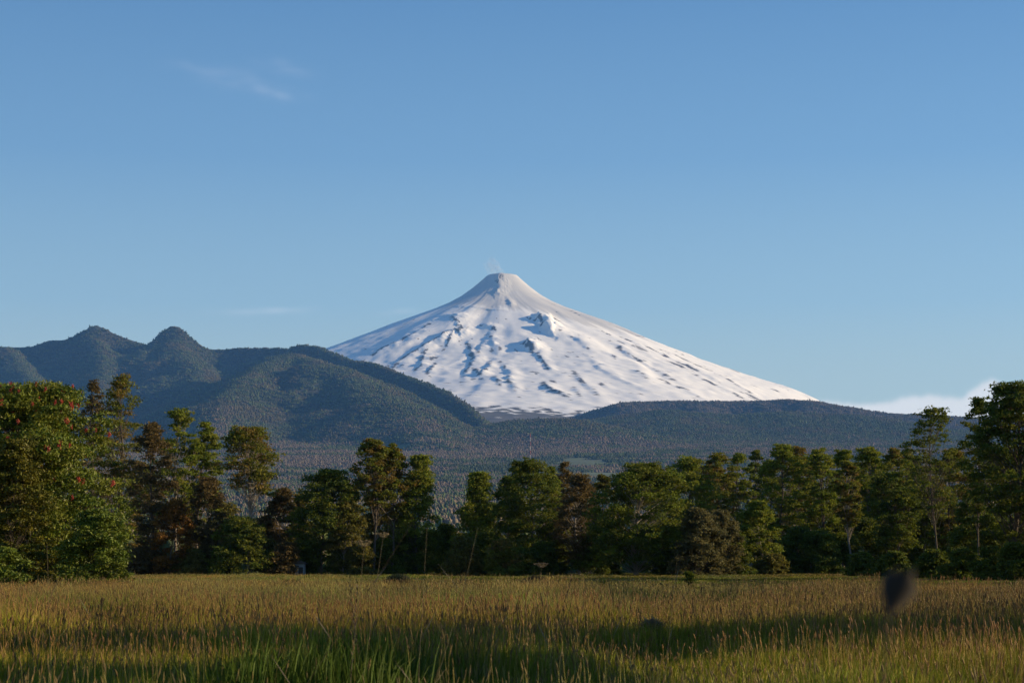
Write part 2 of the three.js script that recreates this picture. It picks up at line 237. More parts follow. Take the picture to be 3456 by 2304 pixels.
{
  const th = []; for (let k = 0; k <= 660; k++) th.push(lerp(-112, 112, k / 660)); for (let k = 1; k < 40; k++) th.push(112 + k * (360 - 224) / 40);
  const rad = [0, 12, 22, 30, 36, 41, 45]; while (rad[rad.length - 1] < 2600) { const r = rad[rad.length - 1]; rad.push(r + (r < 60 ? 2.5 : r < 1650 ? 4.8 : lerp(4.8, 18, (r - 1650) / 950))); }
  const cols = th.length, rows = rad.length, pos = new Float32Array(cols * rows * 3), col = new Float32Array(cols * rows * 3), idx = [];
  for (let r = 0; r < rows; r++) for (let q = 0; q < cols; q++) {
    const a = th[q] * Math.PI / 180, rho = rad[r], x = Math.sin(a) * rho, z = Math.cos(a) * rho;        // z towards the camera
    const wob = 1 + 0.02 * Math.sin(a * 5 + rho / 300);
    let h = coneH(rho * wob) - 105 * smooth(0.3, 1.1, a) * smooth(880, 1520, rho);
    const down = smooth(90, 420, rho), low = smooth(300, 900, rho);
    const warp = noise(x / 120, z / 120, 3) * 0.18;
    h += down * (fbm(a * 6 + warp * 2, rho / 520, 2, 51) * 11 + (0.5 - Math.abs(noise(a * 17 + warp * 4, rho / 300, 52))) * 1.6 * low + fbm(x / 44, z / 44, 2, 53) * 3.6 * low);
    h += fbm(x / 8, z / 8, 2, 58) * 0.18 + fbm(a * 22, rho / 260, 2, 57) * 0.5 * smooth(50, 110, rho);
    let rock = 0;
    for (const b of RIBS) {
      if (x < b.x0 || x > b.x1 || z < b.y0 || z > b.y1) continue;
      let best = 1e9, bt = 0, side = 1; const n = b.p.length;
      const jx = x + noise(x / 7, z / 7, 71) * 4, jz = z + noise(x / 7, z / 7, 72) * 6;
      for (let k = 1; k < n; k++) { const p0 = b.p[k - 1], p1 = b.p[k], ux = p1[0] - p0[0], uz = p1[1] - p0[1], t = clamp(((jx - p0[0]) * ux + (jz - p0[1]) * uz) / (ux * ux + uz * uz + 1e-6)), dx = jx - p0[0] - ux * t, dz = jz - p0[1] - uz * t, dd = Math.hypot(dx, dz); if (dd < best) { best = dd; bt = (k - 1 + t) / (n - 1); side = Math.sign(dx) || 1; } }
      const fade = Math.min(1, 0.25 + 2.5 * Math.min(bt, 1 - bt)), w = b.w * (side < 0 ? 0.75 : 2.6), ft = Math.max(0, 1 - best / (w * 2));
      h += b.A * fade * ft * ft * (3 - 2 * ft) * (0.85 + 0.5 * noise(x / 25, z / 25, 61)) * (x < 60 ? 0.66 : x < 160 ? 0.5 : 0.36);
      const rw = b.w * (side < 0 ? 1.05 : 0.3);
      if (b.rock && best < rw * (0.8 + 0.7 * noise(x / 13, z / 13, 62)) && noise(x / 24, z / 24, 63) * 0.5 + 0.5 < b.rock) rock = 1;
    }
    // bare ground shows through low down and on wind-scoured ribs of the right flank
    const py = h, fl = fbm(a * 26, rho / 110, 4, 66), right = smooth(0.5, 1.3, a);
    const line = 350 + 20 * noise(a * 4, 2, 67) + 158 * smooth(0.28, 1.35, a);
    const under = smooth(52, -34, py - line), scour = fbm(x / 15, z / 20, 4, 68) + 0.3 * noise(x / 60, z / 60, 69);
    rock = Math.max(rock, smooth(0.04, 0.12, scour - 0.62 + under * 1.26));
    rock = Math.max(rock, low * smooth(0.40, 0.43, fl + 0.08 * right - 0.15 + 0.16 * noise(x / 150, z / 150, 73)));
    const ash = smooth(798, 842, coneH(rho) + 105 * smooth(0.1, 1.0, a) - 25 * smooth(0.0, -0.8, a) + 26 * noise(a * 24, rho / 150, 75) + 16 * noise(a * 70, rho / 60, 76)), sn = [lerp(0.88, 0.57, ash), lerp(0.865, 0.555, ash), lerp(0.83, 0.53, ash)], k = 0.8 + 0.4 * hash2(Math.round(x), Math.round(z), 5), rk = rho > 1420 ? [0.085 * k, 0.075 * k, 0.062 * k] : [0.115 * k, 0.10 * k, 0.088 * k], dirt = 1 - 0.06 * Math.abs(fbm(x / 40, z / 40, 3, 77));
    const o = (r * cols + q) * 3; pos[o] = VX + x * VP; pos[o + 1] = EYE + h * VP; pos[o + 2] = VZ + z * VP;
    for (let c = 0; c < 3; c++) col[o + c] = lerp(sn[c] * dirt, rk[c], rock);
    const q1 = (q + 1) % cols; if (r) { const A = r * cols + q, B = r * cols + q1; idx.push(A, B, A - cols, B, B - cols, A - cols); }
  }
  const g = new THREE.BufferGeometry(); g.setAttribute('position', new THREE.BufferAttribute(pos, 3)); g.setAttribute('color', new THREE.BufferAttribute(col, 3)); g.setIndex(idx); g.computeVertexNormals();
  const m = new THREE.Mesh(g, M.snow); m.name = 'snowy_volcano'; tag(m, 'snow covered volcano cone with a flat crater top and dark lava ribs', 'volcano'); m.userData.kind = 'structure'; m.castShadow = m.receiveShadow = true; scene.add(m);
  // the faint steam over the crater
  const R = rng(5), b = new Builder();
  for (const [sx, sy, s] of [[-10, 8, 26], [-24, 16, 24], [-34, 26, 20], [-20, 34, 22], [-30, 44, 17], [-44, 36, 15], [-14, 20, 20], [-4, 4, 18], [-26, 54, 12]]) b.ball(VX + (sx - 8) * VP, EYE + (980 + sy) * VP, VZ + 10, s * VP * 0.9, s * VP * 0.7, s * VP * 0.8, [0.9, 0.9, 0.9], 14, 0.35, R);
  const s = new THREE.Mesh(b.build(), new THREE.MeshStandardMaterial({ vertexColors: true, transparent: true, opacity: 0.035, roughness: 1, depthWrite: false })); s.name = 'steam_cloud'; tag(s, 'faint white steam drifting off the crater rim', 'steam'); scene.add(s);
}

// ---------------------------------------------------------------- woods on the plain and the hills (too many to count)
{
  const dummy = new THREE.Object3D(), R = rng(77), col = new THREE.Color();
  function crownGeo(n, spread, seed, tall, jag) { const b = new Builder(), Q = rng(seed); for (let k = 0; k < n; k++) { const x = (Q() - 0.5) * spread, z = (Q() - 0.5) * spread, s = 0.75 + 0.5 * Q(), v = 0.8 + 0.4 * Q(); const c = [v, v * (0.95 + 0.1 * Q()), v]; for (let j = 0; j < 3; j++) b.ball(x + (Q() - 0.5) * 3.4 * s, tall * (0.16 + 0.24 * j + 0.06 * Q()) * s, z + (Q() - 0.5) * 3.4 * s, (4.0 - j) * s * (0.8 + 0.4 * Q()), tall * 0.24 * s, (4.0 - j) * s * (0.8 + 0.4 * Q()), c, 6, jag, Q); b.tube([new THREE.Vector3(x, -2, z), new THREE.Vector3(x, tall * 0.5 * s, z)], [0.3, 0.15], 3, [0.45, 0.4, 0.35]); } return b.build(true); }
  const variants = [crownGeo(1, 0, 1, 15, 0.9), crownGeo(1, 0, 2, 18, 1.0), crownGeo(1, 0, 3, 13, 0.9), crownGeo(6, 27, 4, 12, 0.7), crownGeo(7, 29, 5, 13, 0.7), crownGeo(6, 26, 6, 11, 0.7)];
  const lists = variants.map(() => []);
  function plant(v, x, z, s, c, tall = 1) { const e = v > 2 ? 12 * s : 1, h0 = landH(x, z), h = [landH(x - e, z), landH(x + e, z), landH(x, z - e), landH(x, z + e)], sharp = Math.max(2 * h0 - h[0] - h[1], 2 * h0 - h[2] - h[3]); lists[v].push([x, sharp > 3 ? Math.min(h0, ...h) : h0 - 0.8, z, s, c, R() * 6.28, tall]); }
  const GREEN = [0.070, 0.092, 0.028], DARK = [0.046, 0.062, 0.022], BROWN = [0.145, 0.108, 0.072], RUST = [0.085, 0.074, 0.032], FRESH = [0.10, 0.13, 0.034];
  for (let d = 2000; d < 3600;) {                                       // single trees on the plain
    const step = 5.6 + d / 900;
    for (let x = -0.36 * d - 60; x < 0.36 * d + 60; x += step) {
      const xx = x + (R() - 0.5) * step * 1.7, zz = -d - (R() - 0.5) * step * 2.2; if (clearing(xx, -zz) > 0.5) continue;
      const belt = fbm(xx / 260, zz / 95, 3, 81) + 0.12 * (R() - 0.5), gap = fbm(xx / 120, zz / 60, 2, 83); if (gap < -0.34 && R() < 0.8) continue;
      const c = belt > -0.06 ? BROWN : belt > -0.12 ? RUST : belt > -0.25 ? GREEN : DARK;
      plant(Math.floor(R() * 3), xx, zz, 0.6 + R() * 0.45, vary(R() < 0.08 ? FRESH : c, R, 0.22), 0.85 + 0.4 * R());
    }
    d += step * 1.15;
  }
  for (let d = 3600; d < 9700;) {                                       // groups of crowns on the far plain and the hills
    const step = 15 - 1.5 * smooth(5500, 7000, d);
    for (let x = -0.345 * d - 60; x < 0.345 * d + 60; x += step) {
      const xx = x + (R() - 0.5) * step * 1.7, zz = -d - (R() - 0.5) * step * 2.2; if (clearing(xx, -zz) > 0.5) continue;
      const n = nz(landH, xx, zz, 20); if (n.z < -0.30 && d > 6000) continue;      // far slopes that nothing sees
      const flat = smooth(0.90, 0.985, n.y), belt = fbm(xx / 300, zz / 110, 3, 81) + 0.1 * (R() - 0.5), far = smooth(6000, 7200, d);
      let c = R() < flat * (1 - far) ? (belt > -0.08 ? BROWN : belt > -0.22 ? GREEN : DARK) : (fbm(xx / 160, zz / 160, 3, 87) > 0.16 ? RUST : R() < 0.16 ? RUST : R() < 0.5 ? GREEN : DARK);
      if (R() < 0.04) c = FRESH; if (d > 8300 && xx > 300) c = R() < 0.6 ? BROWN : RUST;  // far right ridge gets paler crowns, its haze put into their colour
      plant(3 + Math.floor(R() * 3), xx, zz, 0.55 + R() * 0.4, vary(c, R, 0.18), 0.7 + 0.85 * R() * R() * R());
    }
    d += step;
  }
  for (let d = 196; d < 2000;) {                                        // low scrub behind the tree row
    const step = 2.6 + d / 90;
    for (let x = -0.36 * d - 30; x < 0.36 * d + 30; x += step) {
      const xx = x + (R() - 0.5) * step * 1.7, zz = -d - (R() - 0.5) * step * 2; if (clearing(xx, -zz) > 0.5) continue;
      plant(Math.floor(R() * 3), xx, zz, 0.32 + R() * 0.2 + d / 6000, vary(R() < 0.3 ? BROWN : GREEN, R, 0.3), 0.8);
    }
    d += step;
  }
  let total = 0;
  lists.forEach((list, v) => {
    const m = new THREE.InstancedMesh(variants[v], M.wood, list.length); m.name = numbered('woodland'); m.userData = { kind: 'stuff', label: ['brown and green woods covering the plain below the volcano', 'dense dark forest on the far hills'][v > 2 ? 1 : 0], category: 'forest' };
    list.forEach(([x, y, z, s, c, a, t], k) => { dummy.position.set(x, y, z); dummy.rotation.set(0, a, 0); dummy.scale.set(s, s * t, s); dummy.updateMatrix(); m.setMatrixAt(k, dummy.matrix); m.setColorAt(k, col.setRGB(c[0], c[1], c[2])); });
    m.castShadow = m.receiveShadow = true; scene.add(m); total += list.length;
  });
  console.log('woods', total);
}

// ---------------------------------------------------------------- trees
const GREENS = [[0.163, 0.195, 0.021], [0.138, 0.174, 0.018], [0.204, 0.212, 0.025]], DEEP = [[0.085, 0.113, 0.015], [0.105, 0.134, 0.016], [0.134, 0.146, 0.018]], OLIVE = [[0.155, 0.135, 0.026], [0.127, 0.120, 0.023]], BROWNS = [[0.130, 0.093, 0.034], [0.112, 0.084, 0.030], [0.150, 0.108, 0.038]], MIXED = [[0.155, 0.159, 0.021], [0.189, 0.133, 0.029], [0.133, 0.151, 0.018]], RUSTY = [[0.240, 0.110, 0.017], [0.186, 0.090, 0.017], [0.144, 0.079, 0.019]], GREY = [[0.143, 0.127, 0.047], [0.118, 0.110, 0.041]];
const BARK = [0.085, 0.068, 0.05], PALE = [0.22, 0.19, 0.155], DARKBARK = BARK;
const ROW = 'trees along the far edge of the meadow';
const PROF = {
  block: (s) => s < 0.5 ? 0.88 + 0.24 * s : Math.sqrt(Math.max(0.02, 1 - Math.pow((s - 0.5) / 0.56, 2))),
  oval: (s) => Math.pow(Math.sin(Math.PI * (0.10 + 0.86 * s)), 0.75), cone: (s) => 0.10 + 0.92 * Math.pow(1 - s, 0.75) * Math.min(1, 0.6 + s * 3), broad: (s) => s < 0.4 ? 0.72 + 0.7 * s : Math.sqrt(Math.max(0.02, 1 - Math.pow((s - 0.4) / 0.62, 2))),
  column: (s) => 0.55 + 0.45 * Math.pow(Math.sin(Math.PI * (0.08 + 0.84 * s)), 0.6) - 0.35 * smooth(0.8, 1, s), dome: (s) => Math.sqrt(Math.max(0.03, 1 - s * s)),
};
function groundAt(x, z) { return -z < 245 ? fieldH(x, z) : landH(x, z); }
const up = new THREE.Vector3(0, 1, 0);
function tree(o) {
  const R = rng(o.seed), D = o.D, bx = (o.px - CX) / F * D, base = new THREE.Vector3(bx, 0, -D); base.y = groundAt(bx, -D) - 0.05;
  const H = at(o.px, o.top, D).y - base.y, rad = o.hw * (o.group === ROW ? 1.16 : 1) / F * D, cb = o.cb ?? 0.18, prof = PROF[o.shape || 'oval'], t = thing(o.name, o.label, o.cat || 'tree', base, o.group);
  const bark = o.bark || BARK, wood = new Builder(), crown = new Builder(), lean = (o.lean || 0) / F * D, sway = rad * 0.10;
  const axis = (f) => new THREE.Vector3(lean * f + sway * Math.sin(f * 4.2 + o.seed), H * f, sway * Math.cos(f * 3.3 + o.seed));
  const tr = o.tr ? o.tr * 0.75 : Math.max(0.05, H * 0.012), pts = [], rr = []; for (let k = 0; k <= 9; k++) { const f = k / 9 * 0.94; pts.push(axis(f).add(k ? new THREE.Vector3((R() - 0.5) * tr, 0, (R() - 0.5) * tr) : new THREE.Vector3(0, -0.15, 0))); rr.push(tr * (k ? 1 : 1.35) * (1 - 0.88 * k / 9)); }
  if (!o.shrub) wood.tube(pts, rr, 7, vary(bark, R, 0.15));
  const lobes = [], NL = Math.round((o.lobes || 34) * (o.mat ? 1 : 2.9));
  for (let k = 0; k < NL; k++) {
    const s = k < 3 ? 0.97 - 0.05 * k : Math.pow(R(), o.skew || 0.85), f = cb + (1 - cb) * s, pr = rad * prof(clamp(s)), lr = rad * (o.lump || 0.24) * (o.mat ? 1 : 0.8) * (0.75 + 0.6 * R()), ang = R() * 6.2832, q = Math.max(0, pr - lr * 0.5) * (k < 3 ? 0.2 : Math.sqrt(0.06 + 0.94 * R())), c = axis(f);
    c.x += Math.cos(ang) * q; c.z += Math.sin(ang) * q; c.y = Math.min(c.y, H - lr * 0.5) + (R() - 0.5) * 0.03 * H; c.y = Math.max(c.y, lr * 0.4);
    lobes.push([c, lr, q]);
    const from = axis(clamp(f - (0.08 + 0.22 * q / rad) * (o.shrub ? 1.6 : 1), 0.02, 0.9)), mid = from.clone().lerp(c, 0.5); mid.y += (R() - 0.35) * 0.12 * q; mid.x += (R() - 0.5) * 0.15 * q; mid.z += (R() - 0.5) * 0.15 * q;
    const br = tr * (0.09 + 0.16 * q / rad) * (o.shrub ? 0.6 : 1) * (k % 3 ? 0.6 : 1); wood.tube([from, mid, c], [br, br * 0.7, br * 0.25], 4, vary(bark, R, 0.2));
    for (let j = 0; j < 3; j++) { const e = new THREE.Vector3(c.x + (R() - 0.5) * 2.0 * lr, c.y + (R() - 0.35) * lr, c.z + (R() - 0.5) * 2.0 * lr); wood.tube([mid.clone().lerp(c, 0.3 + 0.5 * R()), e], [br * 0.35, br * 0.12], 3, vary(bark, R, 0.2)); }
  }
  const N = Math.round((o.n || 5200) * (o.mat ? 1 : 3.2)), L0 = (o.leafSize || 0.085) * (o.mat ? 1 : 1.3); let sum = 0; for (const l of lobes) sum += l[1] * l[1];
  for (const [c, lr] of lobes) {
    const nl = Math.round(N * lr * lr / sum), tone = pick(o.leaf, R), flat = o.flat || 0.72;
    // each lump is a handful of flat sprays
    const sprays = []; for (let j = 0; j < (o.sprays || 7); j++) sprays.push([(R() - 0.5) * 1.5, (R() - 0.5) * 1.5 * flat, (R() - 0.5) * 1.5, 0.45 + 0.5 * R()]);
    for (let k = 0; k < nl; k++) {
      const sp = sprays[k % sprays.length], g1 = R() * 6.2832, rr2 = Math.sqrt(R()) * sp[3] * (R() < 0.22 ? 1.3 + 0.6 * R() : 1), dx = sp[0] + Math.cos(g1) * rr2, dz = sp[2] + Math.sin(g1) * rr2, dy = sp[1] + (R() - 0.5) * 0.5 * flat - 0.12 * rr2 * rr2;
      const x = c.x + dx * lr, y = c.y + dy * lr, z = c.z + dz * lr; if (y < 0.03) continue;
      const L = L0 * (0.6 + 0.8 * R()), w = R() * 6.2832, ti = Math.asin(R() * 2 - 1) * 0.85 - (o.droop || 0.05), cy = Math.cos(ti), ux = Math.cos(w) * cy * L, uy = Math.sin(ti) * L, uz = Math.sin(w) * cy * L;
      const ro = R() * 6.2832, W = L * (o.wide || 0.5), px = -Math.sin(w), pz = Math.cos(w), cr = Math.cos(ro), sr = Math.sin(ro);
      crown[o.mat && !o.fine ? 'leaf' : 'sliver'](x, y, z, ux, uy, uz, (px * cr - Math.cos(w) * Math.sin(ti) * sr) * W, cy * sr * W, (pz * cr - Math.sin(w) * Math.sin(ti) * sr) * W, vary(R() < 0.15 ? pick(o.leaf, R) : tone, R, 0.28));
    }
  }
  // dead lower branches, bleached
  const nb = o.bare || 0; if (nb) {
        for (let k = 0; k < nb; k++) {
      const dead = new Builder(), f = lerp(o.bareLow ?? 0.25, o.bareHigh ?? 0.65, R()), p = axis(f), a = R() * 6.2832, len = rad * (0.4 + 0.7 * R()), q = [p]; let dir = new THREE.Vector3(Math.cos(a), 0.25 + 0.5 * R(), Math.sin(a) * 0.7).normalize();
      for (let j = 0; j < 4; j++) { q.push(q[q.length - 1].clone().addScaledVector(dir, len / 4)); dir.add(new THREE.Vector3((R() - 0.5) * 0.9, (R() - 0.5) * 0.9, (R() - 0.5) * 0.9)).normalize(); }
      const r0 = Math.max(0.022, tr * 0.26); dead.tube(q, [r0, r0 * 0.8, r0 * 0.6, r0 * 0.45, r0 * 0.25], 4, vary(PALE, R, 0.15));
      for (let j = 1; j < 4; j++) { const e = q[j].clone().add(new THREE.Vector3((R() - 0.5) * len * 0.6, (R() - 0.2) * len * 0.4, (R() - 0.5) * len * 0.6)); dead.tube([q[j], e], [r0 * 0.5, r0 * 0.2], 3, vary(PALE, R, 0.15)); }
      dead.mesh('bare_branch', M.bark, t);
    }
    
  }
  wood.mesh(o.shrub ? 'stem' : 'trunk', M.bark, t); crown.mesh('crown', o.mat || M.leaf, t);
  t.userData.H = undefined; delete t.userData.H; shade(t);
  return { t, base, H, rad, lobes, R };
}
const trees = [
  ['tall dark topped tree rising behind the red flowering tree', 402, 1272, 92, 150, { leaf: MIXED, cb: 0.2, lobes: 38, n: 4200 }],
  ['brown twiggy tree just left of the tall tree behind the flowering tree', 310, 1288, 55, 155, { leaf: BROWNS, cb: 0.2, n: 2400 }],
  ['brown budding tree touching the right edge of the flowering tree', 515, 1430, 82, 140, { leaf: BROWNS, cb: 0.15, n: 3600, bare: 5 }],
  ['tall pointed green tree with a brown skirt right of the flowering tree', 600, 1386, 72, 146, { leaf: GREENS, cb: 0.3, shape: 'column', n: 4200, bare: 6, bark: PALE }],
  ['green tree leaning on the right of the tall pointed one', 672, 1424, 70, 148, { leaf: GREENS, cb: 0.2, n: 4400, lean: 10, bare: 6 }],
  ['low tree with rust orange leaves under the pointed green tree', 588, 1690, 72, 138, { leaf: RUSTY, cb: 0.05, n: 3000, bare: 3 }],
  ['brown leafed tree left of the lone tall tree', 700, 1610, 70, 142, { leaf: BROWNS, cb: 0.1, n: 2600, bare: 4 }],
  ['lone tall tree with a round top and a bare pale lower trunk', 838, 1440, 98, 138, { leaf: MIXED, cb: 0.58, shape: 'broad', n: 3600, bare: 12, bareLow: 0.33, bareHigh: 0.62, bark: [0.24, 0.2, 0.16], tr: 0.2 }],
  ['dark ivy clad thicket round the foot of the lone tall tree', 825, 1745, 100, 137, { leaf: DEEP, cb: 0.0, shape: 'dome', n: 4600, shrub: 1 }],
  ['reddish brown twiggy tree right of the lone tall tree', 955, 1650, 78, 143, { leaf: BROWNS, cb: 0.05, n: 3600, shape: 'dome', bare: 4 }],
  ['small olive brown tree between the reddish tree and the dark one', 1010, 1668, 50, 150, { leaf: OLIVE, cb: 0.05, n: 2200 }],
  ['dark green full tree standing before the valley gap', 1100, 1588, 108, 140, { leaf: DEEP, cb: 0.16, shape: 'broad', n: 7000, lobes: 48, bark: BARK }],
  ['slender tree with whitened dead limbs beside the dark green tree', 1166, 1690, 66, 139, { leaf: OLIVE, cb: 0.1, n: 2400, bare: 12, bark: PALE, tr: 0.13 }],
  ['left stem of the tall twin trees with feathery tops', 1262, 1484, 66, 140, { leaf: MIXED, cb: 0.52, shape: 'broad', n: 3000, bare: 5, tr: 0.17 }],
  ['right stem of the tall twin trees leaning out to the right', 1318, 1502, 66, 141, { leaf: MIXED, cb: 0.45, shape: 'oval', n: 3000, lean: 18, bare: 4, tr: 0.15 }],
  ['low brown tree between the twin trees and the narrow spire', 1290, 1700, 75, 146, { leaf: OLIVE, cb: 0.0, n: 2800, shape: 'dome' }],
  ['narrow green tree tapering to a spire right of the twin trees', 1412, 1540, 92, 142, { leaf: GREENS, cb: 0.12, shape: 'cone', n: 5200, lobes: 44 }],
  ['bright green pointed tree right of the valley gap', 1605, 1598, 92, 142, { leaf: GREENS, cb: 0.08, shape: 'cone', n: 5600, lobes: 44 }],
  ['dark ragged tree left of the broad dark pair', 1712, 1608, 62, 148, { leaf: DEEP, cb: 0.15, n: 3200 }],
  ['broad dark tree with an open ragged top left of the thin pair', 1785, 1552, 100, 143, { leaf: DEEP, cb: 0.1, shape: 'broad', n: 6600, lobes: 46 }],
  ['thin light green tree in the gap left of the brown pale trunked tree', 1866, 1578, 34, 146, { leaf: GREENS, cb: 0.45, n: 1100, tr: 0.08 }],
  ['thin brown tree reaching above the pale trunked tree', 1906, 1560, 40, 150, { leaf: BROWNS, cb: 0.3, n: 1200, tr: 0.08 }],
  ['brown tree with crooked whitened branches low down', 1950, 1602, 78, 140, { leaf: BROWNS, cb: 0.12, n: 3000, bare: 14, bareLow: 0.1, bareHigh: 0.5, bark: PALE, tr: 0.14 }],
  ['widest round green tree in the middle of the row', 2155, 1562, 162, 136, { leaf: DEEP.concat(GREENS.slice(0, 1)), cb: 0.1, shape: 'broad', n: 11000, lobes: 80, lump: 0.18, tr: 0.22, bark: [0.22, 0.19, 0.15] }],
  ['green tree half behind the widest round tree', 2318, 1545, 92, 160, { leaf: GREENS, cb: 0.1, shape: 'broad', n: 5200, lobes: 44 }],
  ['grey green rounded tree left of its twin at the meadow edge', 2350, 1716, 88, 134, { leaf: GREY, cb: 0.02, shape: 'dome', n: 5600, shrub: 1, lobes: 50 }],
  ['grey green rounded tree right of its twin at the meadow edge', 2432, 1722, 58, 136, { leaf: GREY, cb: 0.02, shape: 'column', n: 4000, shrub: 1, lobes: 44 }],
  ['green tree with brown top behind the grey green twins', 2428, 1530, 66, 170, { leaf: MIXED, cb: 0.1, n: 4200, shape: 'column' }],
  ['olive tree between the twins and the narrow dark tree', 2490, 1530, 58, 172, { leaf: GREENS, cb: 0.1, n: 3800, shape: 'column' }],
  ['narrow dark tree with a small knob of leaves on top', 2546, 1518, 36, 176, { leaf: DEEP, cb: 0.1, n: 2400, shape: 'column' }],
  ['sunlit bright green tree, left one of the tall close pair', 2632, 1504, 72, 160, { leaf: GREENS, cb: 0.12, n: 5600, shape: 'column', lobes: 48 }],
  ['brownish green tree behind the sunlit close pair', 2690, 1506, 62, 178, { leaf: MIXED, cb: 0.1, n: 3600, shape: 'column' }],
  ['sunlit bright green tree, right one of the tall close pair', 2768, 1514, 66, 158, { leaf: GREENS, cb: 0.12, n: 5600, shape: 'column', lobes: 48 }],
  ['small green tree with a slim lit stem before the close pair', 2560, 1690, 68, 142, { leaf: GREENS, cb: 0.15, n: 3600, bark: PALE, tr: 0.09 }],
  ['yellowish tree with a straight pale trunk in the dark wood', 2862, 1560, 52, 152, { leaf: MIXED, cb: 0.45, n: 2600, bark: PALE, tr: 0.14 }],
  ['green tree behind the straight pale trunk', 2842, 1522, 54, 176, { leaf: GREENS, cb: 0.3, n: 3400, shape: 'column' }],
  ['light green tree with a lumpy flat top', 2925, 1512, 62, 170, { leaf: GREENS, cb: 0.2, n: 4400, shape: 'column' }],
  ['brown topped dark tree right of the lumpy flat top', 3008, 1512, 62, 166, { leaf: MIXED, cb: 0.15, n: 4400, shape: 'broad' }],
  ['dark round tree with a thick black trunk in the shade', 3012, 1592, 86, 148, { leaf: DEEP, cb: 0.3, n: 4800, shape: 'broad', tr: 0.2, bark: DARKBARK }],
  ['small pointed yellow green tree left of the airy tree', 3062, 1516, 40, 172, { leaf: GREENS, cb: 0.2, n: 2600, shape: 'column' }],
  ['airy half bare tree with wiry twigs against the hill', 3150, 1376, 88, 120, { leaf: DEEP, cb: 0.42, shape: 'broad', n: 1900, lobes: 46, lump: 0.2, tr: 0.11, bark: DARKBARK, sprays: 3, leafSize: 0.07 }],
  ['yellowish tree filling in under the airy tree', 3205, 1512, 78, 150, { leaf: MIXED, cb: 0.2, n: 4200, shape: 'broad' }],
  ['thin ragged tree between the airy tree and the big dark one', 3300, 1342, 62, 116, { leaf: DEEP, cb: 0.35, n: 2300, shape: 'oval', tr: 0.1, bark: DARKBARK, leafSize: 0.07 }],
  ['biggest darkest tree with heavy limbs at the right edge', 3425, 1298, 150, 112, { leaf: DEEP, cb: 0.2, shape: 'broad', n: 9500, lobes: 74, lump: 0.19, tr: 0.28, bark: DARKBARK }],
  ['slim tree with a pale stem at the foot of the big dark tree', 3108, 1640, 60, 150, { leaf: DEEP, cb: 0.3, n: 2600, bark: PALE, tr: 0.09 }],
  ['low leafy tree under the limbs of the big dark tree', 3290, 1680, 95, 128, { leaf: DEEP, cb: 0.05, n: 4200, shape: 'dome' }],
];
const kindName = (l) => /thicket/.test(l) ? 'ivy_thicket' : /brown|rust/.test(l.split(' ').slice(0, 4).join(' ')) ? 'brown_tree' : 'beech_tree';
trees.forEach(([label, px, top, hw, D, o], k) => tree({ name: kindName(label), label, group: ROW, px, top, hw, D, seed: 100 + k, ...o }));
// the second rank, seen between the others
const backs = [[470, 1560, 70, 175, MIXED], [760, 1700, 90, 180, OLIVE], [900, 1760, 90, 178, BROWNS], [1035, 1760, 80, 182, DEEP], [1190, 1640, 62, 176, OLIVE], [1360, 1740, 90, 184, DEEP], [1545, 1800, 70, 186, OLIVE], [1660, 1700, 80, 182, DEEP], [1860, 1720, 80, 184, DEEP], [1985, 1640, 60, 178, BROWNS], [2040, 1600, 60, 182, OLIVE], [2250, 1600, 80, 188, DEEP], [2390, 1570, 80, 192, MIXED], [2590, 1560, 70, 196, DEEP], [2740, 1540, 80, 198, DEEP], [2900, 1570, 80, 192, DEEP], [2960, 1545, 60, 200, GREENS], [3090, 1540, 80, 196, DEEP], [3180, 1560, 80, 192, MIXED], [3370, 1500, 120, 170, DEEP]];
const backLabels = ['mixed tree in the second rank behind the brown budding tree', 'olive tree in the second rank left of the lone tall tree', 'brown tree in the second rank right of the lone tall tree', 'dark tree in the second rank left of the dark full tree', 'olive tree showing behind the slender white limbed tree', 'dark tree filling in behind the narrow spire', 'low olive tree far back in the valley gap', 'dark tree behind the bright green pointed tree', 'dark tree behind the thin light green tree', 'brown tree behind the crooked white branches', 'olive tree left behind the widest round tree', 'dark tree right behind the widest round tree', 'mixed tree behind the grey green twins in the second rank', 'dark tree behind the narrow dark one with the knob', 'dark tree in between the sunlit close pair, far back', 'dark tree far back behind the straight pale trunk', 'green tree far back right of the lumpy flat top', 'dark tree far back left of the airy tree', 'mixed tree far back under the airy tree', 'dark tree far back behind the big dark one'];
backs.forEach(([px, top, hw, D, leaf], k) => tree({ name: leaf === BROWNS ? 'brown_tree' : 'beech_tree', label: backLabels[k], group: 'second rank of trees', px, top, hw, D, leaf, seed: 300 + k, cb: 0.05, shape: 'broad', n: 3600, leafSize: 0.11, lobes: 30 }));
